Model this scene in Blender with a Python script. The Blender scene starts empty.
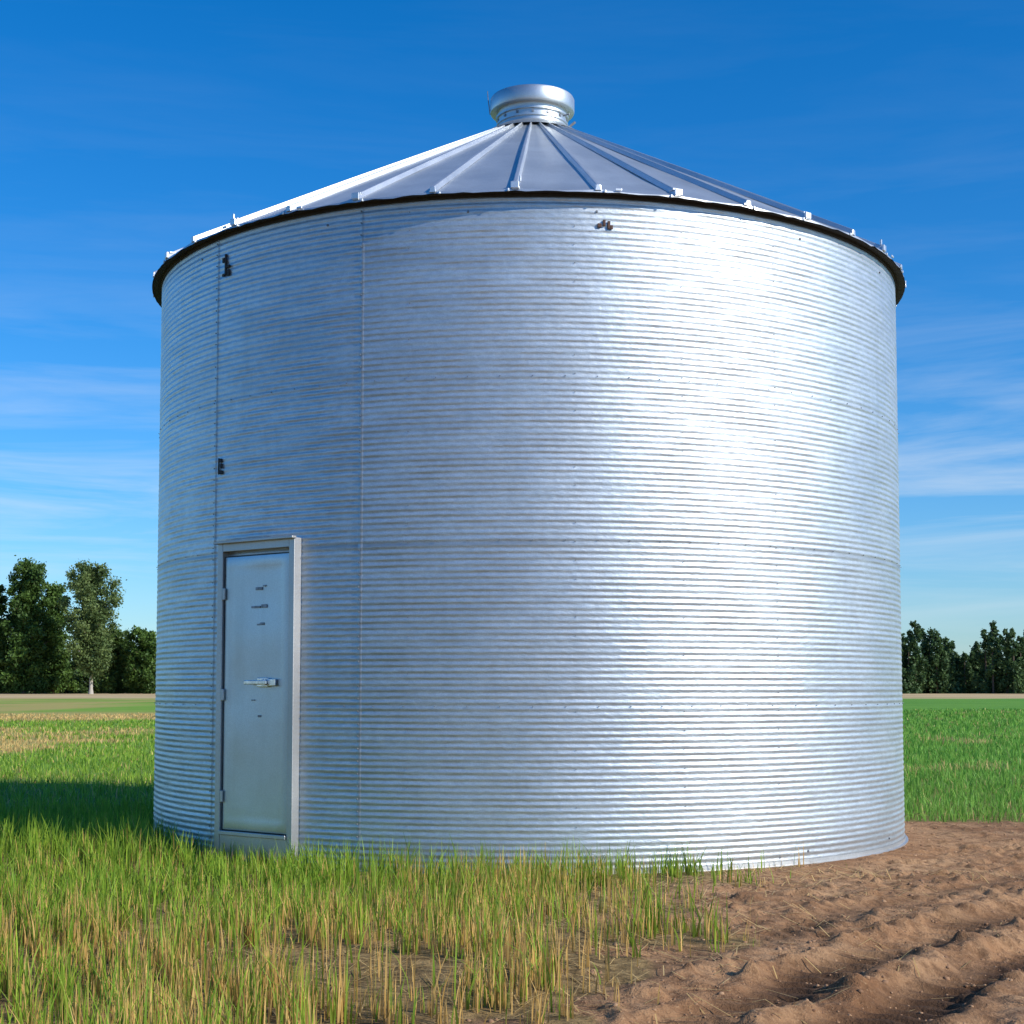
import bpy, math, numpy as np
from mathutils import Vector
rng=np.random.default_rng(7)
scene=bpy.context.scene
COL=scene.collection
rad=math.radians
# ------------------------------------------------------------ helpers
def vnoise(x,y,scale,seed=0):
    x=np.asarray(x,float)/scale+seed*17.31; y=np.asarray(y,float)/scale-seed*9.77
    xi=np.floor(x).astype(np.int64); yi=np.floor(y).astype(np.int64)
    fx=x-xi; fy=y-yi
    fx=fx*fx*(3-2*fx); fy=fy*fy*(3-2*fy)
    def h(a,b):
        n=(a*374761393+b*668265263+seed*1442695)&0x7fffffff
        n=((n^(n>>13))*1274126177)&0x7fffffff
        return ((n^(n>>16))&0xffff)/65535.0
    return (h(xi,yi)*(1-fx)+h(xi+1,yi)*fx)*(1-fy)+(h(xi,yi+1)*(1-fx)+h(xi+1,yi+1)*fx)*fy
def sstep(a,b,x):
    t=np.clip((x-a)/(b-a),0,1); return t*t*(3-2*t)
def mesh_np(name,verts,faces,nside,mat=None,smooth=False,cols=None,attr=None,parent=None):
    verts=np.asarray(verts,dtype=np.float32); faces=np.asarray(faces,dtype=np.int32)
    me=bpy.data.meshes.new(name)
    me.vertices.add(len(verts)); me.vertices.foreach_set('co',verts.ravel())
    nf=len(faces)
    me.loops.add(nf*nside); me.loops.foreach_set('vertex_index',faces.ravel())
    me.polygons.add(nf)
    me.polygons.foreach_set('loop_start',np.arange(0,nf*nside,nside,dtype=np.int32))
    me.polygons.foreach_set('loop_total',np.full(nf,nside,dtype=np.int32))
    if smooth: me.polygons.foreach_set('use_smooth',np.ones(nf,dtype=bool))
    me.update(calc_edges=True)
    if cols is not None:
        a=me.color_attributes.new('col','FLOAT_COLOR','POINT')
        c=np.ones((len(verts),4),dtype=np.float32); c[:,:3]=cols
        a.data.foreach_set('color',c.ravel())
    if attr:
        for k,v in attr.items():
            a=me.attributes.new(k,'FLOAT','POINT'); a.data.foreach_set('value',np.asarray(v,dtype=np.float32).ravel())
    ob=bpy.data.objects.new(name,me); COL.objects.link(ob)
    if mat: me.materials.append(mat)
    if parent: ob.parent=parent
    return ob
class MB:
    def __init__(s): s.v=[]; s.f=[]
    def box(s,M,cx,cy,cz,sx,sy,sz):
        b=len(s.v)
        for k in range(8):
            p=(cx+(sx/2 if k&1 else -sx/2),cy+(sy/2 if k&2 else -sy/2),cz+(sz/2 if k&4 else -sz/2))
            s.v.append(M(p))
        for q in ((0,2,3,1),(4,5,7,6),(0,1,5,4),(2,6,7,3),(0,4,6,2),(1,3,7,5)): s.f.append([b+i for i in q])
    def lathe(s,prof,n=64,cx=0,cy=0,cap=False):
        b=len(s.v)
        for r,z in prof:
            for i in range(n):
                a=2*math.pi*i/n; s.v.append((cx+r*math.cos(a),cy+r*math.sin(a),z))
        for j in range(len(prof)-1):
            for i in range(n):
                s.f.append([b+j*n+i,b+j*n+(i+1)%n,b+(j+1)*n+(i+1)%n,b+(j+1)*n+i])
        if cap: s.f.append([b+(len(prof)-1)*n+i for i in range(n)])
    def dome(s,M,cx,cy,cz,r,h,n=6):
        b=len(s.v)
        for i in range(n):
            a=2*math.pi*i/n; s.v.append(M((cx+r*math.cos(a),cy,cz+r*math.sin(a))))
        for i in range(n):
            a=2*math.pi*i/n; s.v.append(M((cx+r*.7*math.cos(a),cy-h,cz+r*.7*math.sin(a))))
        for i in range(n): s.f.append([b+i,b+(i+1)%n,b+n+(i+1)%n,b+n+i])
        s.f.append([b+n+i for i in range(n)])
    def tube(s,pts,radii,n=7):
        b=len(s.v); pts=[Vector(p) for p in pts]
        for k,p in enumerate(pts):
            d=(pts[min(k+1,len(pts)-1)]-pts[max(k-1,0)]).normalized()
            u=d.cross(Vector((0.3,0.9,0.2))).normalized(); w=d.cross(u)
            for i in range(n):
                a=2*math.pi*i/n; s.v.append(tuple(p+(u*math.cos(a)+w*math.sin(a))*radii[k]))
        for k in range(len(pts)-1):
            for i in range(n): s.f.append([b+k*n+i,b+k*n+(i+1)%n,b+(k+1)*n+(i+1)%n,b+(k+1)*n+i])
        s.f.append([b+(len(pts)-1)*n+i for i in range(n)])
    def obj(s,name,mat,parent=None,smooth=False,bevel=0,auto=None):
        me=bpy.data.meshes.new(name); me.from_pydata([tuple(v) for v in s.v],[],s.f); me.update()
        me.materials.append(mat)
        if smooth:
            me.polygons.foreach_set('use_smooth',[True]*len(me.polygons))
            if auto: me.set_sharp_from_angle(angle=rad(auto))
        ob=bpy.data.objects.new(name,me); COL.objects.link(ob)
        if parent: ob.parent=parent
        if bevel:
            m=ob.modifiers.new('bevel','BEVEL'); m.width=bevel; m.segments=2; m.limit_method='ANGLE'
        return ob
class NT:
    def __init__(s,name):
        s.m=bpy.data.materials.new(name); s.m.use_nodes=True; s.t=s.m.node_tree
        s.b=s.t.nodes['Principled BSDF']; s.out=s.t.nodes['Material Output']
    def n(s,typ,**kw):
        nd=s.t.nodes.new(typ)
        for k,v in kw.items(): setattr(nd,k,v)
        return nd
    def l(s,a,b): s.t.links.new(a,b)
    def noise(s,scale,detail=4,rough=.55,stretch=None,coord='Object'):
        tc=s.n('ShaderNodeTexCoord'); mp=s.n('ShaderNodeMapping')
        if stretch: mp.inputs['Scale'].default_value=stretch
        nz=s.n('ShaderNodeTexNoise'); nz.inputs['Scale'].default_value=scale
        nz.inputs['Detail'].default_value=detail; nz.inputs['Roughness'].default_value=rough
        s.l(tc.outputs[coord],mp.inputs[0]); s.l(mp.outputs[0],nz.inputs['Vector']); return nz.outputs['Fac']
    def ramp(s,inp,stops):
        r=s.n('ShaderNodeValToRGB'); e=r.color_ramp.elements
        while len(e)<len(stops): e.new(.5)
        for i,(p,c) in enumerate(stops):
            e[i].position=p; e[i].color=(c,c,c,1) if isinstance(c,(int,float)) else (*c,1)
        s.l(inp,r.inputs[0]); return r.outputs[0]
    def mix(s,fac,a,b,mode='MIX'):
        m=s.n('ShaderNodeMix',data_type='RGBA',blend_type=mode)
        for sock,v in ((m.inputs[0],fac),(m.inputs[6],a),(m.inputs[7],b)):
            if isinstance(v,(int,float)): sock.default_value=v if sock==m.inputs[0] else (v,v,v,1)
            elif isinstance(v,tuple): sock.default_value=(*v,1)
            else: s.l(v,sock)
        return m.outputs[2]
    def math(s,op,a,b=0):
        m=s.n('ShaderNodeMath',operation=op)
        for i,v in enumerate((a,b)):
            if isinstance(v,(int,float)): m.inputs[i].default_value=v
            else: s.l(v,m.inputs[i])
        return m.outputs[0]
    def bump(s,h,strength,dist,prev=None):
        b=s.n('ShaderNodeBump'); b.inputs['Strength'].default_value=strength; b.inputs['Distance'].default_value=dist
        s.l(h,b.inputs['Height'])
        if prev: s.l(prev,b.inputs['Normal'])
        return b.outputs[0]

# ------------------------------------------------------------ materials
def metal(name,base,rough,metallic=1.0,tone=False,streak=True,bumpd=.0012,bump_scale=45,stretch=(1,1,1.6),blot=.06):
    m=NT(name)
    fine=m.noise(bump_scale,3,.65,stretch); big=m.noise(1.3,3,.6)
    spang=m.noise(110,1,.5)
    c=m.mix(m.ramp(big,[(.3,0.0),(.7,1.0)]),tuple(x*(1-blot) for x in base),tuple(min(1,x*(1+blot)) for x in base))
    c=m.mix(m.ramp(spang,[(.35,.0),(.65,.35)]),c,tuple(x*.72 for x in base))
    if streak:
        strk=m.noise(6,3,.6,(1,1,.12))
        c=m.mix(m.ramp(strk,[(.52,0.0),(.75,.22)]),c,tuple(x*.66 for x in (base[0],base[1]*.98,base[2]*.93)))
    if tone:
        a=m.n('ShaderNodeAttribute',attribute_name='tone'); 
        c=m.mix(1.0,c,a.outputs['Fac'],'MULTIPLY')
        c=m.mix(m.ramp(fine,[(.40,.25),(.58,0.)]),c,tuple(x*.55 for x in base))
        d=m.n('ShaderNodeAttribute',attribute_name='dirt')
        c=m.mix(m.math('MULTIPLY',d.outputs['Fac'],m.ramp(big,[(.3,.3),(.7,1.0)])),c,(.27,.22,.17))
    m.l(c,m.b.inputs['Base Color']); m.b.inputs['Metallic'].default_value=metallic
    r=m.ramp(big,[(.3,rough-.02),(.7,rough+.04)])
    m.l(r,m.b.inputs['Roughness'])
    m.l(m.bump(fine,.7,bumpd,m.bump(spang,.35,.0006)),m.b.inputs['Normal'])
    return m.m
M_wall=metal('corrugated_galvanised',(.625,.68,.715),.475,.84,tone=True,bumpd=.0045,bump_scale=15,stretch=(1,1,2.6),blot=.03)
M_roof=metal('roof_galvanised',(.66,.70,.72),.42,.8,bumpd=.001,blot=.12)
M_rib=metal('roof_rib_metal',(.74,.77,.79),.42,.85)
M_door=metal('door_sheet',(.58,.625,.645),.38,.85,bumpd=.0015,bump_scale=5,blot=.12)
M_frame=metal('door_frame_metal',(.56,.555,.54),.45,.8,blot=.15)
M_cap=metal('cap_metal',(.60,.64,.66),.42,.9,bumpd=.001)
def flat(name,c,rough=.7,metallic=0):
    m=NT(name); nz=m.noise(30,3)
    m.l(m.mix(m.ramp(nz,[(.3,0.),(.7,1.)]),tuple(x*.7 for x in c),tuple(x*1.2 for x in c)),m.b.inputs['Base Color'])
    m.b.inputs['Roughness'].default_value=rough; m.b.inputs['Metallic'].default_value=metallic; return m.m
M_dark=flat('dark_matte',(.035,.033,.03),.8)  # near-black finish for eave underside and wall brackets
M_rust=flat('rust',(.10,.05,.035),.8)
M_bolt=flat('zinc_bolt',(.30,.31,.33),.5,.8)
M_seal=flat('rubber_seal',(.03,.03,.03),.6)
M_handle=flat('handle_steel',(.75,.76,.78),.25,1)
def leafmat(name,trans=.35,rough=.55):
    m=NT(name); a=m.n('ShaderNodeAttribute',attribute_name='col')
    m.l(a.outputs['Color'],m.b.inputs['Base Color']); m.b.inputs['Roughness'].default_value=rough
    m.b.inputs['Specular IOR Level'].default_value=.3
    tr=m.n('ShaderNodeBsdfTranslucent'); m.l(a.outputs['Color'],tr.inputs[0])
    mx=m.n('ShaderNodeMixShader'); mx.inputs[0].default_value=trans
    m.l(m.b.outputs[0],mx.inputs[1]); m.l(tr.outputs[0],mx.inputs[2]); m.l(mx.outputs[0],m.out.inputs[0]); return m.m
M_grass=leafmat('grass_blades',.4); M_leaf=leafmat('tree_leaves',.3)
M_bark=flat('bark',(.12,.09,.065),.9); M_bark2=flat('pale_bark',(.42,.38,.32),.85)

# ------------------------------------------------------------ layout
CAMH=1.34; SX,SY,R,H=.15,14.46,3.40,4.965
TDIR=np.array([.56,.83]); TN=np.array([.83,-.56])
def trk(x,y):
    s=(x-.8)*TDIR[0]+(y-6.45)*TDIR[1]; t=(x-.8)*TN[0]+(y-6.45)*TN[1]
    t=t-.012*np.clip(s,0,None)**2+.05*np.sin(s*.9)+(vnoise(x,y,.6,19)-.5)*.12+(vnoise(x,y,.2,29)-.5)*.05
    return s,t
def edge_x(y): return np.where(y<10.9,-.45+(y-5.8)*.40,9)
def dirt_mask(x,y):
    n=(vnoise(x,y,1.1,3)-.5)*1.2+(vnoise(x,y,.33,4)-.5)*.8
    d=x-(-.36+(y-5.8)*.36)+n*1.0
    a=sstep(-.45,.55,d)
    far=sstep(15.1,16.0,y+ (vnoise(x,y,.8,5)-.5)*1.2 - .06*np.clip(x-4,0,50))
    left=sstep(1.0,3.2,x)
    a=np.where(y>11.5,a*left,a)
    a=np.maximum(a,0)*(1-far)
    return a
RUTS=((.02,.17,.050),(.62,.20,.070),(1.55,.17,.075),(2.12,.20,.065),(-.7,.14,.02))
def ground_h(x,y):
    dm=dirt_mask(x,y)
    near=sstep(60,25,np.hypot(x,y))
    h=(vnoise(x,y,2.3,11)-.5)*.05
    s,t=trk(x,y)
    clod=(vnoise(t,s*.30,.30,12)-.5)*.034+(vnoise(t,s*.6,.16,13)-.5)*.022+(vnoise(x,y,.09,14)-.5)*.024+(vnoise(x,y,.045,20)-.5)*.015+np.maximum(vnoise(x,y,.10,15)-.66,0)*.11
    g=np.zeros_like(h); smooth=np.zeros_like(h)
    for t0,w,dp in RUTS:
        q=(t-t0)/w; dpl=dp*(.45+.8*vnoise(s,t0*5+0*s,.9,31))
        g-=dpl*np.exp(-q**4)
        g+=dpl*.7*np.exp(-((np.abs(q)-1.4)/.30)**2)*(vnoise(x,y,.14,16)*1.3)
        ins=np.exp(-q**4); smooth=np.maximum(smooth,ins)
        lug=np.sin(s*2*math.pi/.15+np.abs(q)*3.6)
        g+=ins*.010*np.tanh(lug*2.5)*sstep(.3,.6,vnoise(x,y,.6,18))
    h=h+dm*(clod*(1-.60*smooth)+g)+(1-dm)*(vnoise(x,y,.3,17)-.5)*.025
    r=np.hypot(x-SX,y-SY); h=h*near
    k=sstep(R+.5,R+.02,r)
    return h*(1-k*.8)+k*.005
# ------------------------------------------------------------ ground
def axis(lo,hi,step,far,gr=1.11):
    c=list(np.arange(lo,hi,step)); s=step
    while c[-1]<far: s*=gr; c.append(c[-1]+s)
    s=step; p=[lo]
    while p[-1]>-far: s*=gr; p.append(p[-1]-s)
    return np.array(p[::-1][:-1]+c)
gx=axis(-3.0,5.4,.017,3500); gy=axis(5.4,13.0,.019,3500)
X,Y=np.meshgrid(gx,gy); Z=ground_h(X,Y)
nx,ny=len(gx),len(gy)
V=np.stack([X.ravel(),Y.ravel(),Z.ravel()],1)
i=np.arange(nx-1)[None,:]+nx*np.arange(ny-1)[:,None]; i=i.ravel()
F=np.stack([i,i+1,i+nx+1,i+nx],1)
s_,t_=trk(X,Y); damp_shade=np.zeros_like(X)
for t0,w,dp in RUTS: damp_shade=np.maximum(damp_shade,np.exp(-((t_-t0-.05)/(w*1.25))**4)*np.clip(vnoise(t_,s_*.35,.28,30)*2.0-.40,0,1)*min(1,dp/.045))  # damp soil in ruts, widened to paint in the shadows between lanes
def dryf(x,y): return sstep(.40,.56,vnoise(x+3,y*.55,6,21)*.65+vnoise(x,y,1.8,22)*.35)*sstep(19,24,y)
m=NT('ground_soil_and_field')
dA=m.n('ShaderNodeAttribute',attribute_name='dirt').outputs['Fac']; wA=m.n('ShaderNodeAttribute',attribute_name='damp_shade').outputs['Fac']
dryA=m.n('ShaderNodeAttribute',attribute_name='dry').outputs['Fac']
n1=m.noise(1.1,4,.65); n2=m.noise(9,5,.7); n3=m.noise(60,3,.7)
soil=m.mix(m.ramp(n1,[(.35,0.),(.65,1.)]),(.25,.125,.058),(.44,.26,.135))
soil=m.mix(m.ramp(n2,[(.36,.75),(.56,0.)]),soil,(.125,.062,.030))
soil=m.mix(m.ramp(n3,[(.55,0.),(.75,.5)]),soil,(.58,.38,.21))
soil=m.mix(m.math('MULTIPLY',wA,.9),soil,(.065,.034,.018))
under=m.mix(m.ramp(n2,[(.4,0.),(.6,1.)]),(.13,.085,.035),(.30,.20,.085))  # ground under the grass, shade among the stalks painted into the colour
sep=m.n('ShaderNodeSeparateXYZ'); gp=m.n('ShaderNodeNewGeometry'); m.l(gp.outputs['Position'],sep.inputs[0])
gn=m.noise(.05,4,.6,(1,2.2,1)); gn2=m.noise(.9,4,.7)
side=m.n('ShaderNodeMapRange'); side.inputs['From Min'].default_value=-8; side.inputs['From Max'].default_value=8; m.l(sep.outputs['X'],side.inputs['Value'])
fl=m.mix(m.ramp(gn,[(.35,0.),(.65,1.)]),(.15,.30,.028),(.25,.40,.055)); fr=m.mix(m.ramp(gn,[(.35,0.),(.65,1.)]),(.10,.27,.03),(.16,.34,.045))
field=m.mix(side.outputs[0],fl,fr)
field=m.mix(m.ramp(gn2,[(.35,.3),(.6,0.)]),field,(.09,.18,.02))
field=m.mix(m.math('MULTIPLY',dryA,.7),field,(.50,.34,.13))
ysc=m.math('ADD',sep.outputs['Y'],m.math('MULTIPLY',m.math('SUBTRACT',gn,.5),60))
band=m.n('ShaderNodeMapRange'); band.inputs['From Min'].default_value=175; band.inputs['From Max'].default_value=190; m.l(ysc,band.inputs['Value'])
field=m.mix(band.outputs[0],field,m.mix(m.ramp(m.noise(.03,3),[(.4,0.),(.6,1.)]),(.50,.36,.18),(.60,.44,.23)))
nearf=m.n('ShaderNodeMapRange'); nearf.inputs['From Min'].default_value=14; nearf.inputs['From Max'].default_value=26; m.l(sep.outputs['Y'],nearf.inputs['Value'])
veg=m.mix(nearf.outputs[0],under,field)
thr=m.math('ADD',dA,m.math('MULTIPLY',m.math('SUBTRACT',n2,.5),.5))
c=m.mix(m.ramp(thr,[(.35,0.),(.6,1.)]),veg,soil)
m.l(c,m.b.inputs['Base Color']); m.b.inputs['Roughness'].default_value=.95; m.b.inputs['Specular IOR Level'].default_value=.15
m.l(m.bump(n2,.8,.03,m.bump(n3,.8,.012)),m.b.inputs['Normal'])
mesh_np('ground',V,F,4,m.m,True,attr={'dirt':dirt_mask(X,Y),'damp_shade':damp_shade,'dry':dryf(X,Y)*(X<2)})

# ------------------------------------------------------------ blades
def blades(name,x,y,h,w,lean,col_b,col_t,seg=3):
    n=len(x); z0=ground_h(x,y)-.01
    yaw=rng.uniform(0,2*math.pi,n); ld=rng.uniform(0,2*math.pi,n)
    ux,uy=np.cos(yaw),np.sin(yaw); lx,ly=np.cos(ld)*lean,np.sin(ld)*lean
    P=[];C=[]
    for k in range(seg+1):
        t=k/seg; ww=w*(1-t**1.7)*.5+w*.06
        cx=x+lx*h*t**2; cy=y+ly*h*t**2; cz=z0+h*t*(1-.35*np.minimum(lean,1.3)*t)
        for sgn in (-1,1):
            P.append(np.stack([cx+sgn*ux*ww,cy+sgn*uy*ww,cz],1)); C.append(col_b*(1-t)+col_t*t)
    P=np.stack(P,1); C=np.stack(C,1); nv=2*(seg+1)
    base=(np.arange(n)*nv)[:,None]
    F=np.concatenate([base+np.array([[2*k,2*k+1,2*k+3,2*k+2]]) for k in range(seg)],0)
    return mesh_np(name,P.reshape(-1,3),F,4,M_grass,False,cols=C.reshape(-1,3))
def outside(x,y,m_=.03): return np.hypot(x-SX,y-SY)>R+m_
def palette(n,pstraw,green1,green2,straw1,straw2):
    isS=rng.random(n)<pstraw; t=rng.random((n,1)); v=rng.uniform(.65,1.25,(n,1))
    g=np.array(green1)*(1-t)+np.array(green2)*t; s=np.array(straw1)*(1-t)+np.array(straw2)*t
    return isS,np.where(isS[:,None],s,g)*v
nt=16500; tx=rng.uniform(-6.5,3.2,nt); ty=rng.uniform(4.6,16.5,nt)
rowc=np.round((tx*.93+ty*.37)/.17)*.17; off=(tx*.93+ty*.37)-rowc; tx=tx-off*.6*.93; ty=ty-off*.6*.37
nb=rng.integers(5,13,nt); x=np.repeat(tx,nb); y=np.repeat(ty,nb)
tuft_h=np.repeat(rng.uniform(.7,1.25,nt),nb)
sp=.027; x=x+rng.normal(0,sp,len(x)); y=y+rng.normal(0,sp,len(y))
dm=dirt_mask(x,y); keep=(rng.random(len(x))>sstep(.02,.90,dm)*1.0)&outside(x,y)
tuftkeep=np.repeat(rng.random(nt),nb)
keep&=~((dm>.10)&(tuftkeep<.60))
bare=vnoise(x,y,.7,41)*.7+vnoise(x,y,.25,47)*.3; keep&=~((bare>.52)&(rng.random(len(x))<.80)&(x>-1.5)&(y<8.6))
keep&=~((bare>.64)&(rng.random(len(x))<.5)&(y<10))
x,y,dm,tuft_h=x[keep],y[keep],dm[keep],tuft_h[keep]; n=len(x)
ps=np.clip(.62-.080*(y-6)+(vnoise(x,y,1.2,42)-.5)*.6+dm*.25,.06,.88)
isS,c=palette(n,ps,(.13,.28,.018),(.36,.50,.045),(.54,.31,.08),(.88,.58,.20))
h=np.where(isS,rng.uniform(.08,.29,n),rng.uniform(.10,.34,n))*(.68+.5*vnoise(x,y,.9,43))*(1-.30*dm)*tuft_h
h*=np.where(y>9.5,.82,1)
w=np.where(isS,rng.uniform(.004,.008,n),rng.uniform(.0045,.011,n))
lean=np.where(isS,np.abs(rng.normal(0,.12,n)),np.abs(rng.normal(.1,.22,n)))
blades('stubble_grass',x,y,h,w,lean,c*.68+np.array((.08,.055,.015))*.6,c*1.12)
# left meadow
n=85000; yy=np.exp(rng.uniform(math.log(12.5),math.log(75),n)); u=rng.uniform(-.62,-.06,n); xx=u*yy
k=outside(xx,yy)&((xx<-6.3)|(yy>16.3)|(xx>3)); xx,yy=xx[k],yy[k]; n=len(xx)
d=dryf(xx,yy); isS,c=palette(n,.12+.85*d,(.17,.33,.025),(.36,.50,.06),(.64,.42,.14),(.85,.60,.24))
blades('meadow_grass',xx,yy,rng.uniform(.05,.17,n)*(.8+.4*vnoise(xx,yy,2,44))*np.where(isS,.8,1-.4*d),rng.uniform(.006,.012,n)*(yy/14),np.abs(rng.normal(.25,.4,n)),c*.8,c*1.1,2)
# right green crop
n=100000; yy=np.exp(rng.uniform(math.log(14.5),math.log(90),n)); u=rng.uniform(.10,.62,n); xx=u*yy
dm=dirt_mask(xx,yy); k=(rng.random(n)>dm*1.15)&outside(xx,yy,.3)&(yy>14.9); xx,yy=xx[k],yy[k]; n=len(xx)
isS,c=palette(n,.04+.6*(vnoise(xx,yy,1.6,46)>.88),(.12,.32,.04),(.29,.50,.08),(.48,.35,.13),(.72,.52,.22))
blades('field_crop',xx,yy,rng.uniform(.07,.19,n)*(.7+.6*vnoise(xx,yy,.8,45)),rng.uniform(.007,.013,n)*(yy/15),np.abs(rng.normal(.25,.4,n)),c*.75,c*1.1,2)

# clods and straw litter on the bare soil
n=13000; x=rng.uniform(-2,6,n); y=rng.uniform(4.6,15.5,n)
k=(dirt_mask(x,y)>.25)&outside(x,y,.05); x,y=x[k],y[k]; n=len(x)
oct_=np.array([[1,0,0],[0,1,0],[-1,0,0],[0,-1,0],[.6,.6,.7],[-.6,.6,.75],[-.6,-.6,.7],[.6,-.6,.65],[0,0,1.05]])
of=[[0,1,4],[1,2,5],[2,3,6],[3,0,7],[1,5,4],[2,6,5],[3,7,6],[0,4,7],[4,5,8],[5,6,8],[6,7,8],[7,4,8]]
sz=rng.gamma(1.6,.0030,n)+.002; P=oct_[None]*sz[:,None,None]*rng.uniform(.6,1.35,(n,9,3))
a=rng.uniform(0,6.28,n); ca,sa=np.cos(a)[:,None],np.sin(a)[:,None]
Q=np.stack([P[:,:,0]*ca-P[:,:,1]*sa+x[:,None],P[:,:,0]*sa+P[:,:,1]*ca+y[:,None],P[:,:,2]*.7+(ground_h(x,y)-sz*.15)[:,None]],2)
F=(np.arange(n)*9)[:,None,None]+np.array(of)[None]
cm=NT('soil_clods'); cm.l(cm.mix(cm.ramp(cm.noise(7,3),[(.35,0.),(.65,1.)]),(.20,.10,.05),(.40,.24,.13)),cm.b.inputs['Base Color']); cm.b.inputs['Roughness'].default_value=.95
mesh_np('soil_clods',Q.reshape(-1,3),F.reshape(-1,3),3,cm.m)
n=8000; x=rng.uniform(-5,4.5,n); y=rng.uniform(4.6,11.5,n); dm=dirt_mask(x,y)
k=outside(x,y,.05)&(rng.random(n)<np.exp(-np.clip(x-edge_x(y),0,9)*1.6)+.02); x,y=x[k],y[k]; n=len(x)
a=rng.uniform(0,3.14,n); L=rng.uniform(.03,.12,n); w=.0027; dx,dy=np.cos(a)*L,np.sin(a)*L
za=ground_h(x-dx,y-dy)+.006; zb=ground_h(x+dx,y+dy)+.008+rng.uniform(0,.02,n)
P=np.stack([np.stack([x-dx-dy/L*w,y-dy+dx/L*w,za],1),np.stack([x-dx+dy/L*w,y-dy-dx/L*w,za],1),np.stack([x+dx+dy/L*w,y+dy-dx/L*w,zb],1),np.stack([x+dx-dy/L*w,y+dy+dx/L*w,zb],1)],1)
cc=np.repeat((np.array([[.70,.49,.20]])*rng.uniform(.6,1.2,(n,1))),4,0)
mesh_np('straw_litter',P.reshape(-1,3),np.arange(4*n).reshape(-1,4),4,M_grass,cols=cc)

# ------------------------------------------------------------ grain silo
silo=bpy.data.objects.new('grain_silo',None); COL.objects.link(silo); silo.location=(SX,SY,0)
def at(phi,r,z): return (r*math.sin(phi),-r*math.cos(phi),z)
PITCH=.0455; AMP=.0021
def corr(z): return AMP*np.cos(2*math.pi*z/PITCH)
NS=420; zs=np.arange(0,H+1e-6,PITCH/6); nz=len(zs)
ph=np.linspace(0,2*math.pi,NS,endpoint=False)
PH,ZZ=np.meshgrid(ph,zs)
arc=PH*R
pn=lambda sc,sd,zf=1: vnoise(arc,ZZ*zf,sc,sd)-.5
RR=R+corr(ZZ)*(1+1.0*pn(.22,60,4))+.0012*pn(1.3,61,1.6)+.0012*pn(.4,62,2)+.0014*pn(.11,63,2.4)
V=np.stack([RR*np.sin(PH),-RR*np.cos(PH),ZZ],2).reshape(-1,3)
F=[]
ii=np.arange(NS); 
for j in range(nz-1): F.append(np.stack([j*NS+ii,j*NS+(ii+1)%NS,(j+1)*NS+(ii+1)%NS,(j+1)*NS+ii],1))
ring=np.floor(ZZ/1.2).astype(int)
tone_tab=rng.uniform(.96,1.03,(6,12)); tone=tone_tab[ring,ring%2]
for zz_,dp in ((1.2,.08),(1.32,.16),(2.38,.28),(2.52,.08),(3.6,.07)): tone=tone*(1-dp*np.exp(-((ZZ-zz_)/.018)**2)*(.5+vnoise(arc,ZZ*0,.5,69)))
tone=tone*(.93+.14*vnoise(arc*.10,ZZ,.045,67))*(.97+.06*vnoise(arc*.2,ZZ,.3,68))
dirtw=sstep(.30,.0,ZZ)*.45+sstep(H-.06,H,ZZ)*.2
mesh_np('corrugated_wall',V,np.concatenate(F),4,M_wall,True,attr={'tone':tone,'dirt':dirtw},parent=silo)
sv=[];sf=[];st=[]
seams=[rad(d) for d in (-21.9,-47.5,100,150,200,250)]
for a0 in seams:
    b=len(sv); za=np.arange(.02,H-.02,PITCH/6)
    for z in za:
        for q in range(4):
            a=a0+(q-1.5)*.0035; e=-.003 if q in(0,3) else .0015
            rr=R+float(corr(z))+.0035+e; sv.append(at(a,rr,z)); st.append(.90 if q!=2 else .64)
    for j in range(len(za)-1):
        for q in range(3): k0=b+j*4+q; sf.append([k0,k0+1,k0+5,k0+4])
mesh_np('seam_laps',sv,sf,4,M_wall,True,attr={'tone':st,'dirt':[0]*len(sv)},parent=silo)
mb=MB()
def bolt(a,z,r=.007,off=.006):
    ca,sa=math.cos(a),math.sin(a); rr=R+off
    M=lambda p:((rr-p[1])*sa+p[0]*ca,-(rr-p[1])*ca+p[0]*sa,z+p[2])
    mb.dome(M,0,0,0,r,.007)
for a0 in seams:
    for z in np.arange(.07,H-.05,PITCH*2):
        if rng.random()<.85: bolt(a0-.002+rng.normal(0,.0003),z,.0064,.009)
for a0 in (-15.5,5.2,19,33):
    for z in np.arange(.07,H-.05,PITCH*3):
        if rng.random()<.55: bolt(rad(a0)+rng.normal(0,.0006),z,.0040,.002)
for z in (1.2,2.4,3.6):
    for a in np.arange(0,2*math.pi,rad(4)):
        if not(rad(-46)<(a+math.pi)%(2*math.pi)-math.pi<rad(-30) and z<2.5): bolt(a,z,.0045,.004)
for a0 in (-52,-27,-8,8,38,60):
    for z in (.1,H-.14): bolt(rad(a0),z,.010,.004)
mb.obj('bolts',M_bolt,silo)
mb=MB(); mb.lathe([(R+.006,0.0),(R+.03,0.0),(R+.03,.010),(R+.010,.014),(R+.008,.04),(R+.004,.04)],192); mb.obj('base_flange',M_frame,silo,True,auto=30)
mb=MB(); mb.lathe([(R-.01,H-.040),(R+.012,H-.040),(R+.014,H-.01),(R+.03,H-.008)],192); mb.obj('eave_angle',M_dark,silo,True,auto=30)
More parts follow.
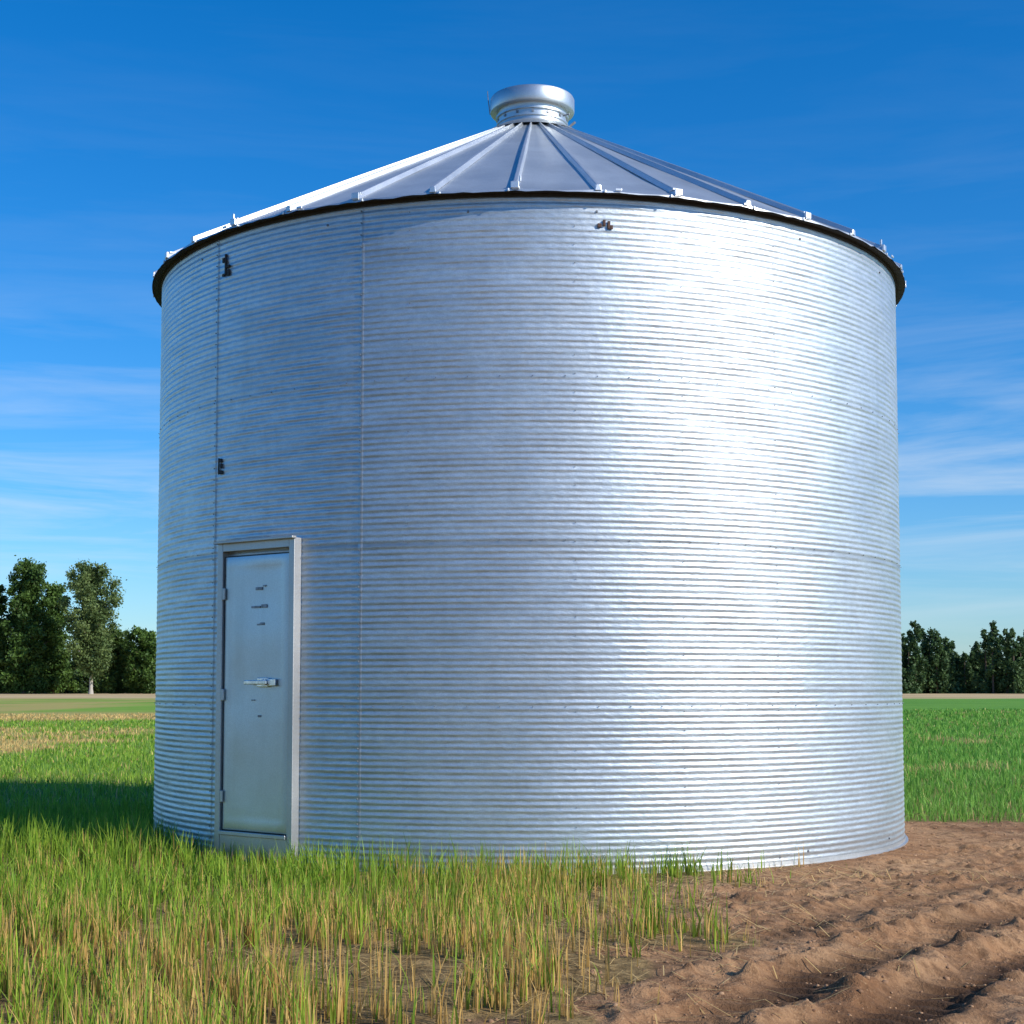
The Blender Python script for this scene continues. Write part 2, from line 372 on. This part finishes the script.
# roof
RO=R+.085; ZO=H-.003; RI=.37; ZI=6.615; CX=.045
def rz(r): return ZO+(RO-r)/(RO-RI)*(ZI-ZO)
def rx(r): return CX*(RO-r)/(RO-RI)
NR=36; rib0=rad(-2.1)
mb=MB(); per=8; n=NR*per; lev=[RO,RO-.05,RO-.5,2.2,1.2,RI]
for li,r in enumerate(lev):
    for i in range(n):
        a=rib0+2*math.pi*i/n; q=(i%per)/per
        sag=-.012*math.sin(math.pi*q)*(r/RO)
        p=at(a,r,rz(r)+sag+(rng.normal(0,.003) if 0<li<5 else 0)); mb.v.append((p[0]+rx(r),p[1],p[2]))
for j in range(len(lev)-1):
    for i in range(n): mb.f.append([j*n+i,j*n+(i+1)%n,(j+1)*n+(i+1)%n,(j+1)*n+i])
b=len(mb.v)
for i in range(n):
    a=rib0+2*math.pi*i/n; mb.v.append(at(a,RO+.004,ZO-.020+rng.normal(0,.004)))
for i in range(n): mb.f.append([i,b+i,b+(i+1)%n,(i+1)%n])
mb.obj('roof_panels',M_roof,silo,True,auto=25)
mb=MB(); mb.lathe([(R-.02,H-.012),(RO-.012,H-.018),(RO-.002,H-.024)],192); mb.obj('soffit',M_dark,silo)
mb=MB(); tabs=MB()
prof=[(-.026,0),(-.014,.042),(.014,.042),(.026,0)]
for k in range(NR):
    a=rib0+k*2*math.pi/NR; ca,sa=math.cos(a),math.sin(a)
    b=len(mb.v); rs=[RO+.010,RO-.3,2.3,1.2,.46]
    for r in rs:
        s=.35+.65*min(1,(r-.3)/1.6); hgt=.55+.45*min(1,r/1.8)
        for (u,hh) in prof:
            mb.v.append((r*sa+u*s*ca+rx(r),-r*ca+u*s*sa,rz(r)+hh*hgt))
    for j in range(len(rs)-1):
        for q in range(3): k0=b+j*4+q; mb.f.append([k0,k0+1,k0+5,k0+4])
    mb.f.append([b,b+3,b+2,b+1]); 
    M=lambda p,ca=ca,sa=sa:((RO+p[1])*sa+p[0]*ca,-(RO+p[1])*ca+p[0]*sa,ZO+p[2])
    if k%2==0:
        tabs.box(M,rng.normal(0,.008),.004,.024,.06,.02,.05)
        tabs.box(M,rng.normal(0,.01),-.06,.055,.04,.08,.016)
        if rng.random()<.6: tabs.box(M,rng.normal(0,.02),-.02,.078,.016,.016,.045)
    else:
        tabs.box(M,0,.002,.016,.045,.014,.036)
    tabs.box(M,.05*rng.choice([-1,1]),.008,-.012,.016,.012,.024)
    if rng.random()<.5: tabs.box(M,rng.uniform(-.2,.2),.006,.004,.05,.010,.020)
mb.obj('roof_ribs',M_rib,silo,bevel=.004)
tabs.obj('eave_clips',M_rib,silo,bevel=.004)
mb=MB()
mb.lathe([(.50,rz(.50)+.030),(.44,rz(.44)+.04),(.37,ZI+.045),(.335,ZI+.055),(.332,ZI+.09),(.345,ZI+.095),(.345,ZI+.11),(.332,ZI+.115),(.332,ZI+.155),(.350,ZI+.16),(.350,ZI+.18),(.335,ZI+.185),(.34,ZI+.235)],96,CX)
mb.obj('cap_neck',M_cap,silo,True,auto=35)
mb=MB()
mb.lathe([(.33,ZI+.228),(.385,ZI+.218),(.400,ZI+.224),(.405,ZI+.24),(.405,ZI+.345),(.396,ZI+.362),(.36,ZI+.375),(.2,ZI+.400),(.02,ZI+.408)],96,CX,cap=True)
mb.obj('cap_lid',M_cap,silo,True,auto=35)
mb=MB()
for k in range(14):
    a=k*2*math.pi/14; M=lambda p,a=a:(CX+(.336+p[1])*math.sin(a)+p[0]*math.cos(a),-(.336+p[1])*math.cos(a)+p[0]*math.sin(a),ZI+.135+p[2])
    mb.box(M,0,0,0,.022,.012,.022)
mb.tube([(-.36,-.05,ZI+.2),(-.38,-.05,ZI+.36),(-.385,-.05,ZI+.43)],[.006,.005,.004],5)
mb.tube([(.33,-.28,ZI+.10),(.39,-.33,ZI+.10)],[.008,.008],5); mb.tube([(.39,-.2,ZI+.02),(.45,-.2,ZI+.07)],[.012,.012],5)
for sx in (-2.2,-2.13,-2.06): mb.tube([(sx,1.0,rz(2.3)),(sx,1.0,rz(2.3)+.22)],[.004,.004],5)
mb.tube([(-2.23,1.0,rz(2.3)+.16),(-2.02,1.0,rz(2.3)+.16)],[.004,.004],5)
mb.obj('cap_fittings',M_bolt,silo)
# door
PD=rad(-37.8); ca,sa=math.cos(PD),math.sin(PD)
DR=R-.012
def D(p):
    r=DR+p[1]; return (r*sa+p[0]*ca,-r*ca+p[0]*sa,p[2])
W=.85; ZT=2.46; zb=.02
mb=MB()
mb.box(D,-W/2+.028,.018,(zb+ZT)/2,.056,.09,ZT-zb)
mb.box(D, W/2-.028,.018,(zb+ZT)/2,.056,.09,ZT-zb)
mb.box(D,0,.018,ZT-.035,W-.114,.088,.07)
mb.box(D,0,.078,ZT+.0,W+.03,.045,.018)
mb.box(D,-W/2-.010,.022,(zb+ZT)/2,.018,.03,ZT-zb-.03)
mb.box(D,0,.070,.225,W-.114,.018,.03)
mb.obj('door_frame',M_frame,silo,bevel=.004)
mb=MB(); mb.box(D,0,.025,.115,W-.117,.07,.19); mb.obj('door_sill_panel',M_frame,silo,bevel=.004)
mb=MB(); mb.box(D,0,.014,1.28,W-.114,.04,2.15); mb.obj('door_gap',M_seal,silo)
mb=MB(); lw,l0,l1=W-.145,.248,2.345; nu,nv=22,52
for j in range(nv+1):
    for i2 in range(nu+1):
        u=-lw/2+lw*i2/nu; z=l0+(l1-l0)*j/nv
        e=min(i2/nu,1-i2/nu)*lw; e2=min(j/nv,1-j/nv)*(l1-l0); e=min(e,e2)
        v=.042+.008*float(sstep(0,.02,e))-.005*float(sstep(.03,.06,e))+(float(vnoise(u,z,.35,70))-.5)*.008*float(sstep(.04,.12,e))
        mb.v.append(D((u,v,z)))
for j in range(nv):
    for i2 in range(nu): k0=j*(nu+1)+i2; mb.f.append([k0,k0+1,k0+nu+2,k0+nu+1])
mb.obj('door_leaf',M_door,silo,True)
mb=MB()
mb.box(D,.10,.060,1.375,.12,.020,.07)
mb.box(D,.05,.092,1.375,.24,.022,.030); mb.box(D,.14,.076,1.375,.035,.05,.045)
mb.box(D,.20,.066,1.375,.08,.022,.055)
mb.obj('door_handle',M_handle,silo,bevel=.005)
mb=MB()
for z in (.5,1.28,2.06): mb.box(D,-lw/2+.004,.062,z,.024,.016,.09)
mb.obj('door_hinges',M_frame,silo,bevel=.004)
mb=MB()
for (u,z,w_,h_) in ((.03,2.09,.07,.022),(.09,2.11,.03,.012),(.0,1.95,.10,.016),(.09,1.955,.06,.026),(.07,1.82,.05,.02),(.03,1.815,.03,.012),(-.02,1.24,.04,.01),(.05,1.12,.03,.016)): mb.box(D,u,.0475,z,w_,.008,h_)
mb.obj('door_scuffs',M_bolt,silo,bevel=.002)
mb=MB()
def bracket(phi_deg,z,parts):
    a=rad(phi_deg); c2,s2=math.cos(a),math.sin(a)
    M=lambda p:((R+.004+p[1])*s2+p[0]*c2,-(R+.004+p[1])*c2+p[0]*s2,z+p[2])
    for p in parts: mb.box(M,*p)
bracket(-45.5,4.70,[(0,.006,0,.02,.014,.17),(.03,.008,-.02,.06,.012,.02),(-.03,.006,.04,.03,.012,.04),(.035,.006,-.07,.035,.012,.05),(-.03,.006,-.08,.03,.012,.025)])
bracket(-46.2,3.085,[(0,.006,.045,.035,.014,.03),(.015,.007,.0,.02,.012,.04),(.01,.006,-.05,.04,.012,.03),(-.02,.006,.0,.012,.012,.13)])
mb.obj('wall_brackets',M_dark,silo,bevel=.003)
mb=MB(); bracket(8.9,4.72,[(-.035,.006,0,.03,.012,.03),(.0,.006,.02,.02,.012,.045),(.035,.006,.005,.02,.012,.06),(.055,.006,-.01,.02,.012,.03)]); mb.obj('lifting_lug',M_rust,silo,bevel=.003)

# ------------------------------------------------------------ trees
def crown_cards(cl,size,gd,gl):
    Vs=[];Cs=[]
    for (cx,cy,cz,r,rzz,cnt) in cl:
        d=rng.normal(size=(cnt,3)); d/=np.linalg.norm(d,axis=1)[:,None]
        rr=np.abs(rng.normal(.75,.38,cnt))
        p=d*rr[:,None]*np.array([r,r,rzz])+np.array([cx,cy,cz]); p[:,2]=np.maximum(p[:,2],.2)
        a=rng.normal(size=(cnt,3)); a/=np.linalg.norm(a,axis=1)[:,None]
        b=np.cross(a,rng.normal(size=(cnt,3))); b/=np.linalg.norm(b,axis=1)[:,None]
        s=(size*rng.uniform(.45,1.3,cnt))[:,None]
        Vs.append(np.stack([p-a*s,p+b*s*.6,p+a*s,p-b*s*.6],1))
        tone=rng.uniform(0,1); t=np.clip(tone*.5+rng.uniform(0,.45,cnt)+.15*d[:,2],0,1)[:,None]
        c=np.array(gd)*(1-t)+np.array(gl)*t
        Cs.append(np.repeat(c[:,None,:],4,1))
    return np.concatenate(Vs).reshape(-1,3),np.concatenate(Cs).reshape(-1,3)
def make_tree(name,x,y,Ht,wid,base_frac,kind,gd,gl,bark,dens=1.0,size=.42,trunk=.3):
    root=bpy.data.objects.new(name,None); COL.objects.link(root); root.location=(x,y,0)
    mb=MB(); bend=rng.normal(0,.02*Ht,2)
    tp=lambda t:(bend[0]*t*t,bend[1]*t*t,Ht*t)
    ts=[0,.04,.2,.4,.6,.8,.96]; mb.tube([tp(t) for t in ts],[trunk*(1.5 if t==0 else 1)*(1-t)*1.0+.03 for t in ts],8)
    cl=[]; nb=44
    for k in range(nb):
        t=base_frac+(.95-base_frac)*(k+.5)/nb
        f=(t-base_frac)/(1-base_frac)
        if kind=='poplar': wr=wid*(.35+.80*math.sin(math.pi*min(1,f*.85+.08)))*.55
        elif kind=='cone': wr=wid*(1.05-.72*f**1.8)*.76
        else: wr=wid*math.sqrt(max(.05,1-(f*1.2-.35)**2))*.75
        az=k*2.4+rng.uniform(-.5,.5); L=wr*rng.uniform(.45,1.05)
        p0=Vector(tp(max(.08,t-.08)))
        p1=Vector(tp(t))+Vector((math.cos(az)*L,math.sin(az)*L,L*.18))
        mid=(p0+p1)/2+Vector((0,0,-.03*L)); mb.tube([p0,mid,p1],[trunk*.35*(1-t)+.05,trunk*.2*(1-t)+.03,.02],5)
        for q in (.5,1.0):
            c=p0.lerp(p1,q); r=rng.uniform(.13,.25)*wid*(1-.3*f)
            cl.append((c.x,c.y,c.z,r,r*rng.uniform(.7,1.0),int(150*dens*(r/1.3)**1.6)+50))
        cl.append((*tp(t),wid*.28*(1-.5*f),wid*.28*(1-.5*f),int(70*dens)))
    mb.obj('trunk_and_limbs',bark,root,True)
    v,c=crown_cards(cl,size,gd,gl)
    mesh_np('crown',v,np.arange(len(v)).reshape(-1,4),4,M_leaf,cols=c,parent=root)
DT=300; px=lambda p,D_:(p-512)/1539*D_
G1=((.030,.075,.016),(.13,.225,.042)); G2=((.060,.11,.032),(.21,.28,.09)); G3=((.030,.070,.016),(.12,.20,.04))
make_tree('broadleaf_tree',px(24,DT),DT,26.5,7.6,.03,'cone',*G1,M_bark,2.0,.32,.5)
make_tree('broadleaf_tree',px(54,DT+6),DT+6,22.5,6.0,.03,'cone',*G1,M_bark,1.8,.32,.4)
make_tree('broadleaf_tree',px(-14,DT),DT,22,7,.04,'round',*G3,M_bark,1.6,.36,.5)
make_tree('birch_tree',px(92,DT-8),DT-8,25.5,8.0,.20,'poplar',*G2,M_bark2,1.6,.28,.34)
make_tree('broadleaf_tree',px(116,DT+10),DT+10,13,5,.03,'round',*G3,M_bark,1.4,.32,.3)
make_tree('broadleaf_tree',px(146,DT+5),DT+5,12.8,5,.03,'round',*G1,M_bark,1.5,.32,.3)
def tree_mass(name,spec,gd,gl,size=.36):
    cl=[]; mb=MB()
    for (x,y,Ht,w) in spec:
        mb.tube([(x,y,0),(x,y,Ht*.9)],[.25,.06],6)
        nb=18
        for k in range(nb):
            t=(k+.5)/nb; wr=w*(1-t)**.5*rng.uniform(.6,1.1)
            az=rng.uniform(0,6.28); r=w*rng.uniform(.28,.46)*(1-.6*t)
            cl.append((x+math.cos(az)*wr*.75,y+math.sin(az)*wr*.75,Ht*t*.95+.3,r,r*1.3,int(110*(r)**1.2)+50))
    v,c=crown_cards(cl,size,gd,gl)
    root=bpy.data.objects.new(name,None); COL.objects.link(root)
    mb.obj('trunks',M_bark,root); mesh_np('foliage',v,np.arange(len(v)).reshape(-1,4),4,M_leaf,cols=c,parent=root)
spec=[]
for p in np.arange(845,1110,7.0):
    D_=318+rng.uniform(-9,9); prof_=np.interp(p,[845,905,918,940,955,975,992,1010,1030,1110],[8,14,14.5,12,9.5,10.5,14.5,13.5,13,13])
    spec.append((px(p,D_),D_,prof_*rng.uniform(.80,1.08),rng.uniform(2.1,3.5)))
for p in np.arange(848,1110,6): D_=324; spec.append((px(p,D_),D_,rng.uniform(6,9),rng.uniform(2.2,3)))
tree_mass('distant_tree_line',spec,(.030,.072,.026),(.115,.19,.065))
spec=[]
for p in list(np.arange(-60,240,8)):
    D_=325+rng.uniform(-8,8); spec.append((px(p,D_),D_,rng.uniform(7.5,11.0),rng.uniform(2.4,3.6)))
tree_mass('distant_tree_line',spec,(.028,.068,.018),(.11,.18,.045))

# ------------------------------------------------------------ sky, sun, camera
EL=rad(31); AZ=rad(62)
tosun=Vector((math.sin(AZ)*math.cos(EL),-math.cos(AZ)*math.cos(EL),math.sin(EL)))
w=bpy.data.worlds.new('World'); scene.world=w; w.use_nodes=True; t=w.node_tree; N=t.nodes; L=t.links
bg=N['Background']; sky=N.new('ShaderNodeTexSky'); sky.sky_type='NISHITA'; sky.sun_disc=False
sky.sun_elevation=EL; sky.sun_rotation=math.atan2(tosun.x,tosun.y); sky.air_density=1.0; sky.dust_density=.4; sky.ozone_density=3.2
hs=N.new('ShaderNodeMix'); hs.data_type='RGBA'; hs.blend_type='MULTIPLY'; hs.inputs[0].default_value=1; L.new(sky.outputs[0],hs.inputs[6]); hs.inputs[7].default_value=(.76,.98,1.25,1)
h2=N.new('ShaderNodeHueSaturation'); h2.inputs['Saturation'].default_value=1.22; L.new(hs.outputs[2],h2.inputs['Color'])
tc=N.new('ShaderNodeTexCoord'); mp=N.new('ShaderNodeMapping'); mp.inputs['Scale'].default_value=(2.2,2.2,20); mp.inputs['Rotation'].default_value=(0,rad(2),0); mp.inputs['Location'].default_value=(3.1,1.7,.4)
L.new(tc.outputs['Generated'],mp.inputs[0])
nz=N.new('ShaderNodeTexNoise'); nz.inputs['Scale'].default_value=1.6; nz.inputs['Detail'].default_value=6; nz.inputs['Roughness'].default_value=.6; nz.inputs['Distortion'].default_value=.5
L.new(mp.outputs[0],nz.inputs['Vector'])
r1=N.new('ShaderNodeValToRGB'); r1.color_ramp.elements[0].position=.44; r1.color_ramp.elements[1].position=.80; L.new(nz.outputs['Fac'],r1.inputs[0])
sp=N.new('ShaderNodeSeparateXYZ'); L.new(tc.outputs['Generated'],sp.inputs[0])
r2=N.new('ShaderNodeValToRGB'); e=r2.color_ramp.elements; e[0].position=.0; e[0].color=(.1,.1,.1,1); e[1].position=.36; e[1].color=(.02,.02,.02,1)
a=e.new(.12); a.color=(.75,.75,.75,1); a=e.new(.18); a.color=(.30,.30,.30,1); a=e.new(.25); a.color=(.08,.08,.08,1); L.new(sp.outputs['Z'],r2.inputs[0])
mu=N.new('ShaderNodeMath'); mu.operation='MULTIPLY'; L.new(r1.outputs[0],mu.inputs[0]); L.new(r2.outputs[0],mu.inputs[1])
mx=N.new('ShaderNodeMix'); mx.data_type='RGBA'; L.new(mu.outputs[0],mx.inputs[0]); L.new(h2.outputs[0],mx.inputs[6]); mx.inputs[7].default_value=(6.2,6.7,7.2,1)
L.new(mx.outputs[2],bg.inputs['Color']); bg.inputs['Strength'].default_value=.128
sun=bpy.data.lights.new('sun','SUN'); sun.energy=5.0; sun.angle=rad(.53); sun.color=(1,.95,.87)
so=bpy.data.objects.new('sun',sun); COL.objects.link(so); so.rotation_euler=(-tosun).to_track_quat('-Z','Y').to_euler(); so.location=(20,-10,20)
cam=bpy.data.cameras.new('camera'); co=bpy.data.objects.new('camera',cam); COL.objects.link(co)
cam.sensor_width=36; cam.lens=1539/1024*36; cam.clip_end=9000
co.location=(0,0,CAMH); P_=4.0; co.rotation_euler=(rad(90+P_),0,0)
cam.shift_y=((687-512)-1539*math.tan(rad(P_)))/1024
scene.camera=co
scene.view_settings.view_transform='Standard'; scene.view_settings.look='None'; scene.view_settings.exposure=0
